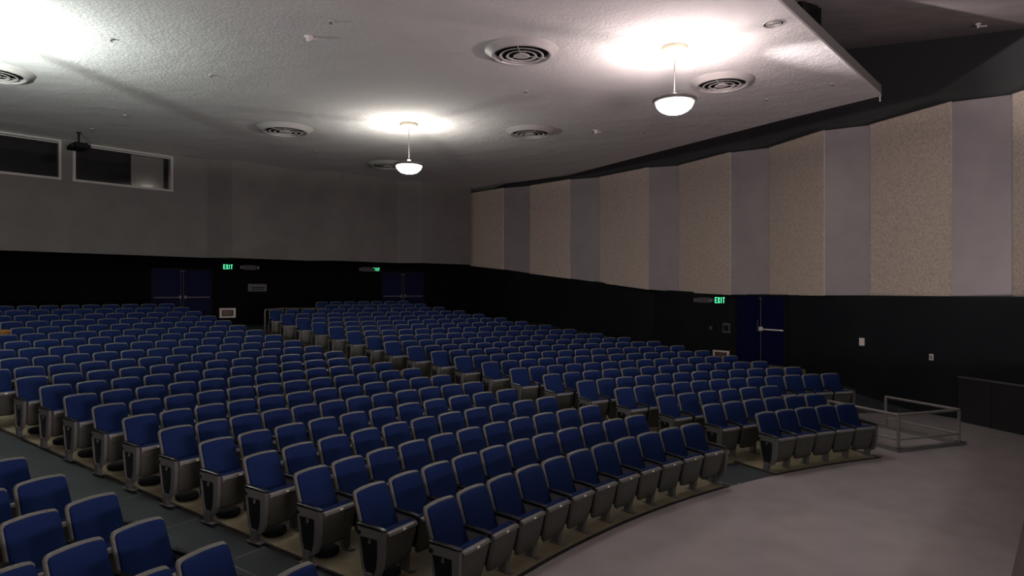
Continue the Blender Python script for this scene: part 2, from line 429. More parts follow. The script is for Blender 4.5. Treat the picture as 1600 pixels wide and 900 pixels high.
for y, blk, k, i, n, a in near:
    endL = (i == 0 and blk != 'left'); endR = (i == n - 1)
    pl = blk != 'right'
    key = (endL, endR, pl)
    px = pol(R[k] - BACK, a, ZR[k] + .006)
    if key not in PROTO:
        r = PROTO[key] = seat_proto(*key)
    else: r = copy_tree(PROTO[key])
    r.location = px; r.rotation_euler = (0, 0, -radians(a))
    if blk == 'left': w = 'left block, %s seat from the aisle, %s row' % (ORD[n - i], ORD[k + 1])
    elif blk == 'centre' and k < 11: w = '%s from the left-hand aisle, %s row of the centre block' % (ORD[i + 1], ORD[k + 1])
    elif blk == 'centre': w = '%s seat from its right-hand end, %s row of the centre block' % (ORD[n - i], ORD[k + 1])
    else: w = '%s from its left end, %s row of the right-hand block' % (ORD[i + 1], ORD[k + 1])
    tag(r, ('blue folding ' + ('seat, ' if ' seat' not in w else 'auditorium chair, ') + w).replace('twenty-first', 'rearmost'),
        'auditorium seat', 'blue folding seats of the %s block' % blk)
# the small, distant rest as one object
g = MB(); fm = []
srcs = [('backrest', 0), ('cushion', 1), ('seat', 1), ('seat_shell', 0), ('armL', 2), ('legL', 3), ('rim', 3)]
for y, blk, k, i, n, a in far:
    T = Matrix.Translation(pol(R[k] - BACK, a, ZR[k] + .006)) @ Matrix.Rotation(-radians(a), 4, 'Z')
    L = list(srcs)
    if i == 0: L[5] = ('frameL', 3); L += [('footL', 3), ('insetL', 2)]
    if i == n - 1: L += [('frameR', 3), ('footR', 3), ('insetR', 2), ('armR', 2)]
    for nm, mi in L:
        me = ME[nm]; sm = mi in (0, 1)
        g.add([v.co for v in me.vertices], [tuple(p.vertices) for p in me.polygons], sm, T); fm += [mi] * len(me.polygons)
o = g.build('distant_auditorium_seats', [M['shell'], M['blue'], M['black'], M['metal']])
if len(o.data.polygons) == len(fm): o.data.polygons.foreach_set('material_index', fm)
tag(o, 'mass of small distant blue folding seats in the rearmost rows of the hall', 'auditorium seats', kind='stuff')

# round black lumps on the floor under the aisle seats of the centre block
for k in range(1, 11):
    a = CL[k] + math.degrees(.02 / R[k])
    m = MB(); m.lathe([(.12, 0), (.142, .03), (.138, .065), (.10, .088), (.04, .096), (0, .097)], 20)
    o = m.build('floor_lump', M['blackmatt'], loc=pol(R[k] - BACK + .03, a, ZR[k] + .006))
    tag(o, 'black round floor lump under the left aisle seat of the %s centre row' % ORD[k + 1], 'floor vent', 'black floor lumps under the aisle seats')

# ------------------------------------------------------------------ walls
def wp(u, vtop, h):                # point on a wall whose top (at height h above the eye) is seen at pixel u,vtop
    Y = F * h / (HV - vtop); return ((u - 800) / F * Y, Y)
HT, HC = 4.45, 4.65
sidepx = [(735.6,302.4),(787,294),(829,290.5),(891,280.5),(938,277),(1013.7,262),(1062,258.7),(1142,238.4),(1204,231),(1289,204),(1361.5,195.4),(1487.5,159.5),(1584.5,147.6)]
side = [wp(u, v, HT) for u, v in sidepx]
side.append((side[-1][0] + .35, side[-1][1] - 1.95)); side.append((side[-1][0] + .75, side[-1][1] - .85)); side.append((side[-1][0]+.3, side[-1][1]-2.2))
zb = [1.12,.90,.71,.46,.29,.02,-.07,-.15,-.15,-.15,-.15,-.15,-.15,-.15,-.15,-.15]
def off(pts, d):                   # shift a polyline outwards (to its left seen walking from the rear corner forward -> right side of hall)
    out = []
    for i, p in enumerate(pts):
        a = pts[max(0, i - 1)]; b = pts[min(len(pts) - 1, i + 1)]
        dx, dy = b[0] - a[0], b[1] - a[1]; L = hypot(dx, dy)
        out.append((p[0] - dy / L * d, p[1] + dx / L * d))
    return out
outer = off(side, .75)
def strip(m, A, B, z0, z1):        # wall prism between polylines A (room side) and B (outer)
    n = len(A)
    for i in range(n - 1):
        p = [A[i], A[i+1], B[i+1], B[i]]
        # choose CCW
        s = sum(p[j][0]*p[(j+1)%4][1]-p[(j+1)%4][0]*p[j][1] for j in range(4))
        a = [z0[i], z0[i+1], z0[i+1], z0[i]]; b = [z1[i], z1[i+1], z1[i+1], z1[i]]
        if s < 0: p = p[::-1]; a = a[::-1]; b = b[::-1]
        m.prism(p, a, b)
m = MB(); strip(m, side, outer, [EYE + z for z in zb], [EYE + HT] * len(side))
struct(m.build('wall_right', M['greypanel']), 'upper right wall with sawtooth smooth grey panels')
# fabric acoustic panels, each fixed on a long facet
names = ['at the far rear corner', 'second from the rear corner', 'third from the rear corner', 'fourth from the rear corner, above the exit sign', 'fifth from the rear corner, above the blue door', 'largest one, sixth from the rear corner', 'at the right edge of the view']
for j, i in enumerate(range(0, 14, 2)):
    A, B = side[i], side[i + 1]
    dx, dy = B[0]-A[0], B[1]-A[1]; L = hypot(dx, dy); nx, ny = dy / L, -dx / L     # towards the room
    if nx * (3 - A[0]) + ny * (10 - A[1]) < 0: nx, ny = -nx, -ny
    t = .045; e = .0
    q = [A, B, (B[0]+nx*t, B[1]+ny*t), (A[0]+nx*t, A[1]+ny*t)]
    s = sum(q[a][0]*q[(a+1)%4][1]-q[(a+1)%4][0]*q[a][1] for a in range(4))
    z0 = [EYE+zb[i]-.01, EYE+zb[i+1]-.01, EYE+zb[i+1]-.01, EYE+zb[i]-.01]; z1 = [EYE+HT+.01]*4
    if s < 0: q = q[::-1]; z0 = z0[::-1]
    cx, cy = (A[0]+B[0])/2, (A[1]+B[1])/2
    o = MB().prism([(p[0]-cx, p[1]-cy) for p in q], [z-EYE for z in z0], [z-EYE for z in z1]).build('acoustic_panel', M['fabric'], loc=(cx, cy, EYE))
    tag(o, 'beige textured acoustic wall panel, ' + names[j], 'wall panel', 'beige acoustic panels on the right wall')
# charcoal wall rising behind and above the panels
sm = [side[i] for i in (0, 1, 3, 5, 7, 9, 11, 13, 15)]; hw0 = off(sm, 1.0); hw1 = off(sm, 1.4); hw0 = [(-3.0, 31.6)] + hw0; hw1 = [(-3.0, 32.0)] + hw1
m = MB(); strip(m, hw0, hw1, [EYE + 1.0] + [EYE + HT - .6] * len(sm), [EYE + 8.2] * len(hw0))
struct(m.build('wall_right', M['highwall']), 'charcoal wall behind and above the acoustic panels')
# lower black wall at the right
low = []
for i, (p, q) in enumerate(zip(side, off(side, 1.0))):
    d = .33 if i < 9 else (.12 if i < 11 else -.15)
    low.append((p[0] + (q[0]-p[0]) * d, p[1] + (q[1]-p[1]) * d))
ki = (0, 1, 3, 5, 7, 9, 11, 13, 15)
low = [low[i] for i in ki]
zt = [EYE + zb[i] for i in ki]
low = [(-2.3, 33.4)] + low; zt = [zt[0]] + zt
m = MB(); strip(m, low, off(low, .5), [-.4] * len(low), zt)
struct(m.build('wall_right', M['darkwall']), 'black lower right wall below the acoustic panels')

# back wall: sawtooth grey upper part, black recessed lower part
bp = [(-24.0,8.6)] + [wp(u, v, HC) for u, v in ((0,202),(324,250),(363,249.5),(480,268),(522,267),(620,283),(660,283),(736,293.6))]
bp[0] = (bp[1][0] - .655*11, bp[1][1] - .768*11)
zbk = EYE + 1.15
W0, W1 = Vector(bp[1]), Vector(bp[2])
wd = (W1 - W0).normalized(); wn = Vector((wd.y, -wd.x))      # towards the room
if wn.dot(Vector((0, 0)) - W0) < 0: wn = -wn
def onwall(u):                     # distance along the first facet where the sight line u meets it
    k = (u - 800) / F; a, b = W0, wd
    return (k * a.y - a.x) / (b.x - k * b.y)
s_w = [onwall(-110), onwall(95.5), onwall(113), onwall(270)]
zw0, zw1 = EYE + 3.37, EYE + 4.595
m = MB(); D = .18
def wallbox(s0, s1, z0, z1, d0=0., d1=-D, mb=None):
    p = [W0 + wd*s0 + wn*d0, W0 + wd*s1 + wn*d0, W0 + wd*s1 + wn*d1, W0 + wd*s0 + wn*d1]
    p = [(q.x, q.y) for q in p]
    s = sum(p[j][0]*p[(j+1)%4][1]-p[(j+1)%4][0]*p[j][1] for j in range(4))
    if s < 0: p = p[::-1]
    (mb or m).prism(p, z0, z1)
L1 = (W1 - W0).length; top = EYE + HC + .02
wallbox(-11, s_w[0], zbk, top); wallbox(s_w[0], s_w[3], zbk, zw0); wallbox(s_w[0], s_w[3], zw1, top)
wallbox(s_w[1], s_w[2], zw0, zw1); wallbox(s_w[3], L1, zbk, top)
for i in range(2, len(bp) - 1):
    A, B = Vector(bp[i]), Vector(bp[i + 1]); d = (B - A).normalized(); nn = Vector((-d.y, d.x))
    p = [A, B, B + nn * D, A + nn * D]; p = [(q.x, q.y) for q in p]
    s = sum(p[j][0]*p[(j+1)%4][1]-p[(j+1)%4][0]*p[j][1] for j in range(4))
    if s < 0: p = p[::-1]
    m.prism(p, zbk, top)
struct(m.build('wall_back', M['backwall']), 'grey folded upper back wall under the ceiling')
# soffit over the recess
RL0 = 34.9
sa = [-80 + 2.0 * i for i in range(31)]
m = MB()
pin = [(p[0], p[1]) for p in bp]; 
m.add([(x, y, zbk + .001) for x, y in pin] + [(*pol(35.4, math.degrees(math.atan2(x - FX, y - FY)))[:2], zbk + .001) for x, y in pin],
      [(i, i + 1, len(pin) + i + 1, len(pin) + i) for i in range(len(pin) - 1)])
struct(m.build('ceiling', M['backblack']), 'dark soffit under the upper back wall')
m = MB(); n = len(sa)
A = [pol(RL0, a)[:2] for a in sa]; B = [pol(RL0 + .3, a)[:2] for a in sa]
strip(m, A, B, [1.2] * n, [zbk + .05] * n)
struct(m.build('wall_back', M['backblack']), 'black recessed lower back wall')
m = MB(); lw = [(-30.5, 9.0), (-20, -8.0)]
m.prism([lw[0], lw[1], (lw[1][0]-.3, lw[1][1]), (lw[0][0]-.3, lw[0][1])][::-1], -.4, EYE + HC)
struct(m.build('wall_left', M['highwall']), 'left wall outside the view')

# booth windows
def window(idx, s0, s1):
    fr = MB(); w = .07
    for (a, b, c, d) in ((s0, s1, zw0, zw0 + w), (s0, s1, zw1 - w*.8, zw1), (s0, s0 + w, zw0 + w, zw1 - w*.8), (s1 - w, s1, zw0 + w, zw1 - w*.8)):
        wallbox(a, b, c, d, .035, -D, fr)
    for (a, b, c, d) in ((s0 + w, s1 - w, zw1 - w*.8 - .05, zw1 - w*.8 - .02), (s0 + w, s0 + w + .025, zw0 + w, zw1 - w*.8 - .05)):
        wallbox(a, b, c, d, .005, -.05, fr)
    o = fr.build('window_%d' % idx, M['frame'])
    struct(o, 'projection booth window with a light metal frame, ' + ('cut by the left edge' if idx == 1 else 'beside the projector'))
    g = MB(); wallbox(s0 + w, s1 - w, zw0 + w, zw1 - w, -.06, -.068, g)
    p = g.build('pane', M['glass'], o)
window(1, s_w[0], s_w[1]); window(2, s_w[2], s_w[3])
b = MB()                           # booth behind the glass
for a in ((-D-3.0, -D-2.9, -3.5, L1+.3, zbk + .1, top), (-D, -D-2.9, L1+.1, L1+.2, zbk + .1, top), (-D, -D-2.9, -3.5, -3.4, zbk + .1, top), (-D, -D-2.9, -3.5, L1+.2, zw0 - .9, zw0 - .8), (-D, -D-2.9, -3.5, L1+.2, top, top+.05)):
    wallbox(a[2], a[3], a[4], a[5], a[0], a[1], b)
struct(b.build('wall_back', M['booth']), 'dark interior of the projection booth')
g = MB(); s0, s1 = onwall(213), onwall(264); wallbox(s0, s1, zw0 - .1, zw1 - .02, -.45, -.50, g)
tag(g.build('wall_board', M['white']), 'pale board standing inside the right-hand booth window', 'board')
g = MB(); s0, s1 = onwall(140), onwall(208); wallbox(s0, s1, zw0 - .1, zw0 + .20, -.40, -.80, g); wallbox(s0 + .15, s1 - .2, zw0 + .20, zw0 + .24, -.45, -.75, g)
tag(g.build('sound_console', M['blackmatt']), 'black console box low inside the right-hand booth window', 'console')

# ------------------------------------------------------------------ ceilings
E0 = Vector(wp(1215, 0, HC)); E1 = Vector(wp(1377, 150, HC)); ed = (E1 - E0).normalized()
Sx = E0 - ed * 24
right_edge = [tuple(E1), wp(1220, 188, HC), wp(1045, 233, HC), wp(885, 274.5, HC), wp(790, 287, HC)]
poly = [tuple(Sx)] + right_edge + [(-1.2, 31.4), (-6.5, 30.5), (-14, 27), (-24, 19), (-31, 8)]
s = sum(poly[j][0]*poly[(j+1)%len(poly)][1]-poly[(j+1)%len(poly)][0]*poly[j][1] for j in range(len(poly)))
if s < 0: poly = poly[::-1]
m = MB(); m.prism(poly, EYE + HC, EYE + HC + .05)
struct(m.build('ceiling', M['ceil']), 'textured plaster ceiling over the seats')
# fascia along the open edge
m = MB(); en = Vector((ed.y, -ed.x))
p = [Sx, E1 + ed * .02, E1 + ed * .02 - en * .25, Sx - en * .25]; p = [(q.x, q.y) for q in p]
s = sum(p[j][0]*p[(j+1)%4][1]-p[(j+1)%4][0]*p[j][1] for j in range(4))
if s < 0: p = p[::-1]
m.prism(p, EYE + HC + .001, EYE + HC + .26)
struct(m.build('trim_2', M['fascia']), 'brown grey fascia along the open ceiling edge')
# higher ceiling beyond the edge
m = MB()
def zu(y): return EYE + (6.0 + .235 * (y - 15.3) if y > 9 else 6.0 + .235 * (9 - 15.3))
xs = [-16, 22]; ys = [-14, 9, 24.5]
m.add([(x, y, zu(y)) for y in ys for x in xs], [(0, 1, 3, 2), (2, 3, 5, 4)])
struct(m.build('ceiling', M['upper']), 'higher ceiling beyond the open edge of the plaster ceiling')

# round ceiling diffusers
def diffuser(x, y, R0, rot=0, label=''):
    r = empty('ceiling_diffuser', (x, y, EYE + HC), rot); s = R0 / .78
    m = MB(); m.lathe([(.76*s,-.001),(.75*s,-.012),(.70*s,-.040*s),(.64*s,-.085*s),(.60*s,-.112*s),(.58*s,-.115*s),(.57*s,-.10*s),(.56*s,-.02*s)], 44)
    m.build('outer_cone', M['vent'], r)
    MB().lathe([(.565*s, -.025*s), (0, -.025*s)], 32).build('throat', M['ventdark'], r)
    for ro, dz in ((.455, .0), (.315, .004)):
        MB().lathe([(ro*s-.045*s,-.098*s-dz),(ro*s,-.112*s-dz),(ro*s+.004*s,-.118*s-dz),(ro*s-.02*s,-.119*s-dz),(ro*s-.052*s,-.104*s-dz),(ro*s-.045*s,-.098*s-dz)], 36).build('louvre_ring', M['vent'], r)
    MB().lathe([(.0,-.108*s),(.04*s,-.116*s),(.13*s,-.122*s),(.17*s,-.116*s),(.12*s,-.09*s),(.05*s,-.03*s)], 24).build('centre_cone', M['vent'], r)
    m = MB()
    for a in (100, 220, 340):
        a = radians(a); m.tube((.10*s*cos(a), .10*s*sin(a), -.10*s), (.57*s*cos(a), .57*s*sin(a), -.095*s), .008, 6)
    m.build('spoke', M['vent'], r)
    tag(r, label, 'ceiling diffuser', 'round ceiling air diffusers')
def cpt(u, v): return wp(u, v, HC)
for (u, v, R0, lb) in ((815,79,.74,'large round ringed ceiling diffuser left of the nearer pendant lamp'),
        (1128,127,.72,'round ringed ceiling diffuser just right of the nearer pendant lamp'),
        (828,204.5,.74,'round ringed ceiling diffuser right of the farther pendant lamp'),
        (446,200.5,.80,'round ringed ceiling diffuser left of the farther pendant lamp'),
        (606,256,.78,'shaded round ceiling diffuser partly behind the farther pendant bowl'),
        (-12,110,.78,'round ceiling diffuser cut by the left edge of the view')):
    x, y = cpt(u, v); diffuser(x, y, R0, random.random() * 3, lb)
# small round louvre near the edge
x, y = cpt(1209, 37); r = empty('ceiling_louvre', (x, y, EYE + HC)); 
MB().lathe([(.19,0),(.185,-.012),(.165,-.014),(.16,0)], 28).build('rim', M['vent'], r)
MB().lathe([(.16,-.003),(0,-.003)], 24).build('throat', M['ventdark'], r)
for q in (.13, .10, .07, .04): MB().lathe([(q,-.004),(q-.003,-.014),(q-.014,-.012),(q-.016,-.004)], 24).build('louvre_ring', M['vent'], r)
tag(r, 'small round ceiling louvre near the open ceiling edge', 'ceiling vent')
# sprinkler heads and small ceiling fittings
for (u, v, kind, lb) in ((482,57,1,'on the ceiling near the top, below the dark round fitting'),(931,204,1,'right of the far round diffuser'),(330,117,0,'dark one at the left centre of the ceiling'),
        (517,33,0,'dark one near the top of the view'),(822,142,0,'between the two diffusers in the middle'),(1198,155,0,'right of the nearer pendant lamp'),(1007,205,0,'below the nearer pendant lamp'),
        (833,241,0,'near the back of the ceiling beyond the far diffuser'),(494,236,0,'below the left round diffuser'),(436,249,0,'low at the back, above the grey wall'),(195,180,0,'above the booth windows'),(144,201,0,'directly above the projector'),
        (603,279,0,'behind the farther pendant lamp'),(1301,131,0,'near the right corner of the ceiling'),(174,61,0,'in the bright patch at the upper left')):
    x, y = cpt(u, v); r = empty('sprinkler', (x, y, EYE + HC))
    if kind:
        MB().lathe([(.085,0),(.08,-.014),(.03,-.02),(.028,-.05),(.05,-.06),(.045,-.085),(0,-.095)], 20).build('body', M['white'], r)
        MB().tube((.03,0,-.05),(.16,.02,-.03),.012,6).build('deflector', M['white'], r)
        tag(r, 'larger white sprinkler head ' + lb, 'sprinkler', 'sprinkler heads on the ceiling')
    else:
        MB().lathe([(.055,0),(.05,-.012),(.02,-.016)], 16).build('rose', M['vent'], r)
        MB().lathe([(.012,-.012),(.010,-.04),(.03,-.044),(.03,-.048),(0,-.05)], 12).build('deflector', M['metal'], r)
        tag(r, 'small sprinkler head, ' + lb, 'sprinkler', 'sprinkler heads on the ceiling')
# drop fitting at the ceiling corner
r = empty('sprinkler', (E1.x - .02, E1.y + .02, EYE + HC)); MB().tube((0,0,.0),(0,0,-.10),.014,8).build('stem', M['white'], r)
MB().lathe([(.0,-.125),(.022,-.12),(.022,-.10),(0,-.095)], 10).build('head', M['white'], r)
tag(r, 'tiny drop fitting hanging at the right corner of the plaster ceiling', 'sprinkler', 'sprinkler heads on the ceiling')
x, y = 11.2, 15.6
x, y = (1528-800)/F*14.6, 14.6
r = empty('sprinkler', (x, y, zu(y) - .01)); MB().lathe([(.06,0),(.05,-.03),(.02,-.04),(.02,-.09),(0,-.1)], 12).build('body', M['white'], r); MB().tube((0,0,-.06),(.22,.04,-.03),.018,8).build('deflector', M['white'], r)
tag(r, 'sprinkler head on the higher ceiling at the upper right', 'sprinkler', 'sprinkler heads on the ceiling')

# pendant lamps
def pendant(x, y, drop, col, up, bowl, lb, gcol=(1, .97, .91)):
    zc = EYE + HC; r = empty('pendant_lamp', (x, y, zc)); RB = .385
    MB().lathe([(0,-.001),(.25,-.001),(.255,-.012),(.25,-.075),(.235,-.085),(0,-.086)], 32).build('canopy', mat('yellowed_canopy', (.60, .53, .40), .5), r)
    MB().tube((0,0,-.08),(0,0,-drop+.12),.011,8).build('stem', M['steel'], r)
    MB().lathe([(.0,.125),(.045,.122),(.046,.058),(.0,.055)], 16, (0,0,-drop)).build('hub', M['white'], r)
    MB().lathe([(RB+.005,.0),(RB+.03,.004),(RB+.025,-.035),(RB-.035,-.075),(RB-.045,-.065),(RB-.005,-.02),(RB+.005,.0)], 40, (0,0,-drop)).build('rim', mat('rim_metal', (.10,.09,.088), .5), r)
    prof = [(RB-.02,-.045)] + [((RB-.03)*cos(t), -.06-.225*sin(t)) for t in [i*pi/2/9 for i in range(10)]]
    gm = mat('lit_glass', (.8,.8,.78), .5, emit=gcol, estr=bowl)
    MB().lathe(prof, 36, (0,0,-drop)).build('glass_bowl', gm, r)
    for a in (80, 200, 320):
        a = radians(a); MB().tube((.03*cos(a),.03*sin(a),-drop+.075),(RB*cos(a),RB*sin(a),-drop-.005),.007,6).build('arm', M['steel'], r)
    tag(r, lb, 'pendant lamp', 'bowl pendant lamps')
    ld = bpy.data.lights.new('uplight', 'POINT'); ld.energy = up; ld.color = col; ld.shadow_soft_size = .02
    lo = bpy.data.objects.new('uplight', ld); C.objects.link(lo); lo.location = (0, 0, -drop - .028); lo.parent = r
    return r
cpx = cp1 = cpt(1054, 74); pendant(cpx[0], cpx[1], 1.0, (1, .76, .76), 170, 42, 'glowing white bowl pendant lamp, the nearer one over a pink lit ceiling')
cpx = cpt(639, 193.5); pendant(cpx[0], cpx[1], 1.12, (1, .96, .86), 125, 30, 'glowing white bowl pendant lamp, the farther one near the back wall')
pendant(-9.6, 11.4, 1.05, (.90, 1, .94), 760, 25, 'bowl pendant lamp beyond the left edge of the view')
pendant(-3.4, 5.3, 1.05, (1, .90, .90), 90, 30, 'bowl pendant lamp overhead, above the top of the view')

# projector on a ceiling mount
Y = 19.7; X = (123 - 800) / F * Y
r = empty('projector', (X, Y, EYE + HC), radians(-40))
MB().lathe([(.07,0),(.07,-.02),(.03,-.03)], 16).build('ceiling_plate', M['blackmatt'], r)
MB().tube((0,0,-.01),(0,0,-.32),.03,10).build('pole', M['blackmatt'], r)
m = MB(); m.box((-.36,-.20,-.50),(.36,.20,-.38)); m.box((-.26,-.16,-.38),(.26,.16,-.33)); m.build('body', M['blackmatt'], r)
MB().lathe([(.0,.03),(.06,.03),(.065,0),(.055,-.05)], 16, M=Matrix.Translation((.15,-.2,-.44)) @ Matrix.Rotation(pi/2,4,'X')).build('lens', M['black'], r)
MB().tube((-.3,-.12,-.36),(.3,.12,-.34),.02,8).build('bracket', M['blackmatt'], r)
tag(r, 'black projector hung from the ceiling in front of the booth windows', 'projector')
# spotlight hung above the ceiling edge
q = Vector(wp(1250, 10, 5.35)); r = empty('stage_spotlight', (q.x, q.y, EYE + 5.35), radians(40)); r.scale = (1.6, 1.6, 1.6)
MB().lathe([(0,.26),(.13,.26),(.15,.2),(.15,-.16),(.17,-.18),(.17,-.26),(.14,-.26),(.13,-.1),(0,-.1)], 20, M=Matrix.Rotation(radians(62),4,'Y')).build('housing', M['blackmatt'], r)
m = MB(); m.tube((0,.19,0),(0,.19,.32),.018,8); m.tube((0,-.19,0),(0,-.19,.32),.018,8); m.tube((0,-.19,.32),(0,.19,.32),.018,8); m.build('yoke', M['blackmatt'], r)
MB().tube((0,0,.32),(0,0,.75),.02,8).build('hanger', M['blackmatt'], r)
m = MB(); m.box((.17,-.17,-.33),(.175,.17,-.02)); m.build('barn_door', M['blackmatt'], r)
tag(r, 'black stage spotlight above the open ceiling edge', 'spotlight')
q2 = q + ed * -1.0 - en * .2

# ------------------------------------------------------------------ things on the walls
def frame_at(P, n, up=Vector((0, 0, 1))):
    """matrix: local x along wall (right as seen from the room), y out of the wall towards room, z up"""
    n = Vector((n[0], n[1], 0)).normalized(); x = -up.cross(n)     # n points to room; +x is the viewer's left
    Mx = Matrix(((x.x, n.x, 0, P[0]), (x.y, n.y, 0, P[1]), (0, 0, 1, P[2]), (0, 0, 0, 1)))
    return Mx
def backpt(u, z):                  # point on lower back wall arc at sight line u, height z above floor datum
    t = (u - 800) / F; a = t*t+1; b = -2*(t*FX+FY); c = FX*FX+FY*FY-(RL0-.025)**2
    Y = (-b + sqrt(b*b-4*a*c)) / 2 / a
    return (t*Y, Y, z), (FX - t*Y, FY - Y), Y
def sidept(u, z, pl=None):         # same for lower right wall
    pl = pl or low; t = (u - 800) / F
    for A, B in zip(pl[:-1], pl[1:]):
        dx, dy = B[0]-A[0], B[1]-A[1]; den = dx - t*dy
        s = (t*A[1] - A[0]) / den
        if 0 <= s <= 1:
            x, y = A[0]+dx*s, A[1]+dy*s; nn = (dy, -dx)
            if nn[0]*(4-x)+nn[1]*(8-y) < 0: nn = (-nn[0], -nn[1])
            L = hypot(*nn); nn = (nn[0]/L, nn[1]/L)
            return (x+nn[0]*.003, y+nn[1]*.003, z), nn, y
def zpx(v, Y): return EYE + (HV - v) / F * Y
def letters(m, h, w, y0, y1, gap=.36, st=.12):
    """EXIT from bars, centred, total width w, height h"""
    n = 4; lw_ = w / (3.6 + gap*3); x = -w/2; t = h*st
    def bar(ax, az, bx, bz, tt=t):
        ax, bx = -ax, -bx
        d = Vector((bx-ax, 0, bz-az)); L = d.length; ang = math.atan2(d.z, d.x)
        T = Matrix.Translation(((ax+bx)/2, 0, (az+bz)/2)) @ Matrix.Rotation(-ang, 4, 'Y')
        m.box((-L/2, y0, -tt/2), (L/2, y1, tt/2), T)
    H2 = h/2
    bar(x+t/2, -H2, x+t/2, H2)                                     # E
    for z in (H2-t/2, 0, -H2+t/2): bar(x, z, x+lw_, z)
    x += lw_*(1+gap)
    bar(x+t*.4, -H2, x+lw_-t*.4, H2); bar(x+t*.4, H2, x+lw_-t*.4, -H2)   # X
    x += lw_*(1+gap)
    bar(x+lw_*.3, -H2, x+lw_*.3, H2)                               # I
    x += lw_*(.6+gap)
    bar(x, H2-t/2, x+lw_, H2-t/2); bar(x+lw_/2, H2, x+lw_/2, -H2)  # T
def place(o, Mx): o.matrix_world = Mx
def exit_sign(P, n, w, lb):
    r = empty('exit_sign'); h = w * .62
    m = MB(); m.box((-w*.68,0,-h*.72),(w*.68,.06,h*.72)); m.build('housing', M['blackmatt'], r)
    m = MB(); letters(m, h*.80, w*.98, .06, .066); m.build('letters', M['green'], r)
    m = MB(); m.box((-w*.2,0,h*.72),(w*.2,.05,h*.72+.06)); m.build('mount', M['blackmatt'], r)
    place(r, frame_at(P, n)); tag(r, lb, 'exit sign', 'green lit exit signs')
P, n, Y = backpt(355.5, 0); exit_sign((P[0], P[1], zpx(417, Y)), n, 14.5*Y/F*.97, 'green lit EXIT sign on the black back wall beside the left double door')
P, n, Y = backpt(587.5, 0); exit_sign((P[0], P[1], zpx(421, Y)), n, 9.5*Y/F*1.05, 'green lit EXIT sign on the back wall, the farthest one, near the right rear door')
P, n, Y = sidept(1126.5, 0); exit_sign((P[0], P[1], zpx(469, Y)), n, 14*Y/F*1.28, 'green lit EXIT sign on the right wall just left of the blue door')
def low_sign(P, n, w, h, lb):
    r = empty('low_exit_sign')
    m = MB(); m.box((-w/2,0,-h/2),(w/2,.02,h/2)); m.build('plate', M['signwhite'], r)
    m = MB(); m.box((-w*.36,.02,-h*.32),(w*.36,.024,h*.32)); m.build('panel', M['signdark'], r)
    m = MB(); letters(m, h*.42, w*.5, .024, .028); m.build('letters', M['signred'], r)
    place(r, frame_at(P, n)); tag(r, lb, 'exit sign', 'cream framed low exit signs')
P, n, Y = backpt(355.5, 0); low_sign((P[0], P[1], zpx(489, Y)), n, 23*Y/F*1.05, 15*Y/F, 'cream framed low EXIT sign near the floor of the back wall')
P, n, Y = sidept(1127, 0); low_sign((P[0], P[1], zpx(555, Y)), n, 23.5*Y/F*1.25, 15*Y/F, 'cream framed low EXIT sign on the right wall behind the seats')
# placard and emergency lights
def small(nm, P, n, parts, lb, cat, group=None):
    r = empty(nm)
    for pn, boxes, mt in parts:
        m = MB()
        for b in boxes: m.box(*b)
        m.build(pn, M[mt], r)
    place(r, frame_at(P, n)); tag(r, lb, cat, group); return r
P, n, Y = backpt(402, 0)
small('wall_placard', (P[0], P[1], zpx(449.5, Y)), n, [('plate', [((-.36,0,-.145),(.36,.025,.145))], 'signgrey'),
      ('text_line', [((-.28,.025,-.02),(.25,.028,.02)), ((-.25,.025,-.09),(.2,.028,-.06))], 'blackmatt')], 'dim grey rectangular placard on the black back wall', 'sign')
EL = [('case', [((-.24,0,-.09),(.24,.09,.09))], 'signgrey'), ('lamp_head', [((-.36,.02,-.06),(-.26,.12,.06))], 'metal'), ('lamp_head', [((.26,.02,-.06),(.36,.12,.06))], 'metal')]
P, n, Y = backpt(389, 0); small('emergency_light', (P[0], P[1], zpx(418, Y)), n, EL, 'dim emergency light right of the left rear exit sign', 'emergency light', 'emergency lights')
P, n, Y = backpt(573, 0); small('emergency_light', (P[0], P[1], zpx(421, Y)), n, EL, 'dim emergency light left of the farthest exit sign', 'emergency light', 'emergency lights')
P, n, Y = sidept(1101, 0); small('emergency_light', (P[0], P[1], zpx(469, Y)), n, EL, 'grey emergency light left of the exit sign by the blue door', 'emergency light', 'emergency lights')
P, n, Y = sidept(1112, 0); small('fire_alarm', (P[0], P[1], zpx(512, Y)), n, [('case', [((-.13,0,-.13),(.10,.06,.13))], 'blackmatt'), ('strobe', [((-.06,.06,-.06),(.03,.09,.05))], 'signgrey')], 'small dark fire alarm with a pale strobe above the low exit sign', 'fire alarm')
P, n, Y = sidept(1136, 0); small('fire_alarm', (P[0], P[1], zpx(512.5, Y)), n, [('case', [((-.13,0,-.16),(.13,.05,.16))], 'signgrey'), ('speaker_grille', [((-.09,.05,-.10),(.09,.055,.10))], 'blackmatt')], 'square dark alarm speaker left of the blue door frame', 'fire alarm')
P, n, Y = sidept(1347.5, 0); small('thermostat', (P[0], P[1], zpx(534, Y)), n, [('cover', [((-.065,0,-.10),(.065,.04,.10))], 'white'), ('display', [((-.045,.04,-.06),(.045,.043,.06))], 'signwhite')], 'cream thermostat box on the black right wall', 'thermostat')
P, n, Y = sidept(1455.5, 0); small('switch_plate', (P[0], P[1], zpx(558, Y)), n, [('cover', [((-.05,0,-.075),(.05,.012,.075))], 'white'), ('switch', [((-.03,.012,-.045),(-.005,.02,.045)), ((.008,.012,-.045),(.033,.02,.045))], 'metal')], 'white switch plate on the black right wall above the rail', 'switch plate')

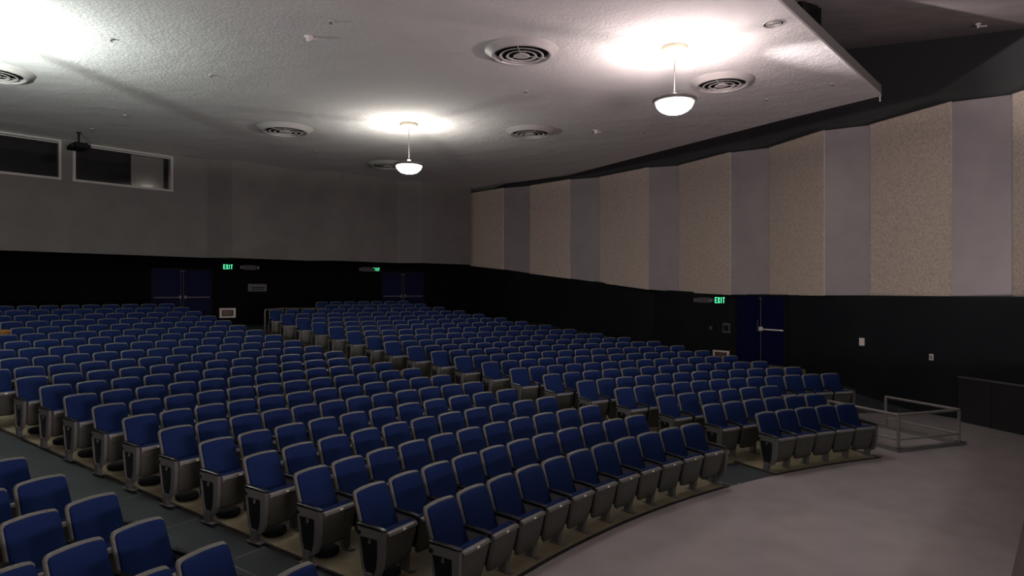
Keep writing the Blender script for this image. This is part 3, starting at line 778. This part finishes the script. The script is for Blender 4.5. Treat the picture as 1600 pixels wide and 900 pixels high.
# doors
def double_door(P, n, idx, w, h, lb, bright=True):
    r = empty('door_%d' % idx)
    m = MB(); f = .06
    m.box((-w-f,-.02,0),(-w,.06,h+f)); m.box((w,-.02,0),(w+f,.06,h+f)); m.box((-w-f,-.02,h),(w+f,.06,h+f)); m.build('door_frame', M['blackmatt'], r)
    for sx in (-1, 1):
        a, b = sorted((sx*.006, sx*w)); d = MB().box((a,0,.01),(b,.035,h)).build('door_leaf', M['doorblue'], r)
        m = MB(); a, b = sorted((sx*.07, sx*(w-.02)))
        if bright and sx > 0: m.box((a, .035, 1.0), (a+.03, .05, 1.35)); m.build('pull_plate', M['signgrey'], d); continue
        m.tube((a,.10,1.08),(b,.10,1.08),.024,8); m.box((a-.02 if sx>0 else b-.05,.035,1.03),(a+.05 if sx>0 else b+.02,.13,1.15)); m.build('push_bar', M['chrome' if bright else 'metal'], d)
        m = MB(); x = sx*.045; m.tube((x,.045,1.08),(x,.045,h-.05),.010,6); m.tube((x,.045,.1),(x,.045,1.08),.010,6); m.build('vertical_rod', M['signgrey'], d)
        m = MB(); m.box((x-.03,.035,h-.09),(x+.03,.08,h-.03)); m.build('latch_case', M['signgrey'], d)
    place(r, frame_at(P, n)); tag(r, lb, kind='structure')
P, n, Y = backpt(284, 0); double_door((P[0], P[1], ZR[20]), n, 1, .98, 2.10, 'dark blue double door in the back wall at the left', False)
P, n, Y = backpt(629, 0); double_door((P[0], P[1], ZR[20]), n, 2, .92, 2.10, 'dark blue double door in the back wall at the right', False)
P, n, Y = sidept(1189, 0); double_door((P[0]+n[0]*.01, P[1]+n[1]*.01, .70), n, 3, .98, 2.10, 'blue double door with chrome push bar in the right wall')
# landing in front of the side door
Mx = frame_at((P[0], P[1], 0), n); m = MB(); m.box((-1.7, .01, .2), (1.15, 1.0, .695), Mx); struct(m.build('floor', M['beige']), 'low beige landing in front of the blue side door')

# ------------------------------------------------------------------ rails, partition, desk, stage
def g0(u, v, z=0.): Y = F*(EYE - z)/(v - HV); return Vector(((u-800)/F*Y, Y, z))
P1, P2, P3 = g0(1403.5, 706), g0(1498.5, 695), g0(1384, 669)
P4 = P1 + (P3 - P2); hgt = .68
r = empty('guard_rail', P1)
def L(v, z=0): return Vector((v.x - P1.x, v.y - P1.y, z))
for p in (P1, P2, P3, P4): MB().tube(L(p, 0), L(p, hgt), .028, 12).build('post', M['steel'], r)
for a, b in ((P1, P2), (P2, P3), (P1, P4)):
    MB().tube(L(a, hgt), L(b, hgt), .028, 12).build('top_rail', M['steel'], r)
    MB().tube(L(a, .22), L(b, .22), .018, 10).build('mid_rail', M['steel'], r)
e1 = (P2 - P1).normalized(); e2 = (P4 - P1).normalized()
def curb(a, b):
    d = (b - a).normalized(); q = Vector((-d.y, d.x, 0)) * .05; a = a - d*.06; b = b + d*.14
    p = [(v.x - P1.x, v.y - P1.y) for v in (a - q, b - q, b + q, a + q)]; return MB().prism(p, 0, .06)
for a, b in ((P1, P2), (P1, P4), (P2, P3)): curb(a, b).build('kick_curb', M['metal'], r)
tag(r, 'low grey tubular guard rail on the concrete floor beside the front right seats', 'guard rail')
# rail behind the cross aisle at the rear
def at(u, v, Y): return Vector(((u-800)/F*Y, Y, zpx(v, Y)))
r = empty('rear_handrail', pol(30.55, -40.6, ZR[18])); m0 = r.location
A = at(414, 484, 22.3); B = at(442, 482, 23.05); D_ = at(515.5, 482, 24.9)
for p in (A, B, D_): MB().tube((p.x-m0.x, p.y-m0.y, .0), (p.x-m0.x, p.y-m0.y, p.z-m0.z), .024, 10).build('post', M['metal'], r)
MB().tube(B - m0, D_ - m0, .024, 10).build('top_rail', M['metal'], r)
MB().tube(A - m0, B - m0, .024, 10).build('top_rail', M['metal'], r)
tag(r, 'thin grey handrail behind the rear left seats of the right block', 'handrail')
# low black partition at the right
Q1, Q2 = g0(1497.5, 658), g0(1600, 680.5); d = (Q2 - Q1).normalized(); Q3 = Q1 + d * 3.2; q = Vector((-d.y, d.x, 0)) 
if q.x < 0: q = -q
r = empty('low_partition', Q1)
for i in range(2):
    a = d * (.80 * i + .01 if i else 0); b = d * (.80 if i == 0 else 3.2)
    p = [(a.x, a.y), (b.x, b.y), (b.x + q.x*.06, b.y + q.y*.06), (a.x + q.x*.06, a.y + q.y*.06)]
    s = sum(p[j][0]*p[(j+1)%4][1]-p[(j+1)%4][0]*p[j][1] for j in range(4))
    MB().prism(p if s > 0 else p[::-1], 0, 1.0).build('panel', mat('partition_black', (.009,.0085,.009), .5), r)
b = d*3.2; p = [(-d.x*.02-q.x*.02, -d.y*.02-q.y*.02), (b.x-q.x*.02, b.y-q.y*.02), (b.x+q.x*.08, b.y+q.y*.08), (q.x*.08, q.y*.08)]
s = sum(p[j][0]*p[(j+1)%4][1]-p[(j+1)%4][0]*p[j][1] for j in range(4))
MB().prism(p if s > 0 else p[::-1], 1.0, 1.03).build('cap_rail', M['signgrey'], r)
tag(r, 'waist high black partition on the floor at the right wall', 'partition')
# orange wooden desk among the rear centre seats at the left edge
if wood_at is None: wood_at = -57
px = pol(R[WOODROW] - BACK - .02, wood_at - .15, ZR[WOODROW]); r = empty('wooden_desk', px, -radians(wood_at))
MB().box((-.62,-.02,.50),(.27,.02,.86)).build('front_board', M['wood'], r)
MB().box((-.64,-.05,.86),(.29,.25,.885)).build('desk_top', M['wood'], r)
for x in (-.60, .22): MB().box((x,-.02,0),(x+.04,.22,.86)).build('side_board', M['wood'], r)
tag(r, 'orange brown wooden desk among the seats at the left edge', 'desk')
# stage the viewer stands on
S0_, S1_ = Vector((2.62, 3.5)), Vector((3.38, 4.4)); sd = (S1_ - S0_).normalized(); sn = Vector((sd.y, -sd.x))
a = S0_ - sd*9; b = S0_ + sd*11.5
p = [a, b, b + sn*7, a + sn*7]; p = [(v.x, v.y) for v in p]; s = sum(p[j][0]*p[(j+1)%4][1]-p[(j+1)%4][0]*p[j][1] for j in range(4))
m = MB(); m.prism(p if s > 0 else p[::-1], 0., 1.5)
struct(m.build('floor', M['stagewood']), 'dark brown stage edge at the lower right corner')

# ------------------------------------------------------------------ lights
def area(name, loc, target, size, e, col, sy=None):
    ld = bpy.data.lights.new(name, 'AREA'); ld.energy = e; ld.color = col; ld.size = size
    if sy: ld.shape = 'RECTANGLE'; ld.size_y = sy
    o = bpy.data.objects.new(name, ld); C.objects.link(o); o.location = loc
    o.rotation_euler = (Vector(target) - Vector(loc)).to_track_quat('-Z', 'Y').to_euler()
    return o
area('front_fill', (3.5, -1.5, 6.6), (1, 13, 0), 4.0, 45, (1.0, .95, .93), 1.0)  # added fill from the stage side, not a real fixture
area('ceiling_fill', (4.5, -2.5, 2.0), (1.5, 9.5, 7.65), 3.0, 980, (1.0, .79, .83), 1.0)  # added upward fill that brightens the plaster ceiling, no lamp of the hall
pl = bpy.data.lights.new('stage_work_light', 'POINT'); pl.energy = 110; pl.color = (.95, 1, .95); pl.shadow_soft_size = .15
po = bpy.data.objects.new('stage_work_light', pl); C.objects.link(po); po.location = (7.8, 5.6, 5.0)
pl = bpy.data.lights.new('booth_lamp', 'POINT'); pl.energy = 3; pl.color = (1, .95, .85); pl.shadow_soft_size = .1
po = bpy.data.objects.new('booth_lamp', pl); C.objects.link(po); q = W0 + wd*onwall(238) - wn*.36; po.location = (q.x, q.y, zw0 - .02)
w = bpy.data.worlds.new('World'); bpy.context.scene.world = w; w.use_nodes = True
w.node_tree.nodes['Background'].inputs[0].default_value = (.5, .55, .6, 1); w.node_tree.nodes['Background'].inputs[1].default_value = .012

ld = bpy.data.lights.new('upper_ceiling_fill', 'SPOT'); ld.energy = 1100; ld.color = (1, .88, .88); ld.spot_size = radians(38); ld.spot_blend = 1.0; ld.shadow_soft_size = .03  # added spot at the nearer pendant, lifts the higher ceiling past the edge
lo = bpy.data.objects.new('upper_ceiling_fill', ld); C.objects.link(lo); lo.location = (cp1[0] + .09, cp1[1], EYE + HC - .97)
lo.rotation_euler = (Vector((10.8, 13.6, 8.3)) - lo.location).to_track_quat('-Z', 'Y').to_euler()
# ------------------------------------------------------------------ camera
cd = bpy.data.cameras.new('camera'); cam = bpy.data.objects.new('camera', cd); C.objects.link(cam)
cam.location = (0, 0, EYE); cam.rotation_euler = (pi/2, 0, 0)
cd.sensor_width = 36; cd.lens = F * 36 / 1600; cd.shift_y = (HV - 450) / 1600; cd.clip_end = 200; cd.clip_start = .05
sc = bpy.context.scene; sc.camera = cam
vs_ = sc.view_settings; vs_.view_transform = 'Standard'; vs_.look = 'None'; vs_.gamma = 1; vs_.exposure = 0.14; vs_.use_curve_mapping = False
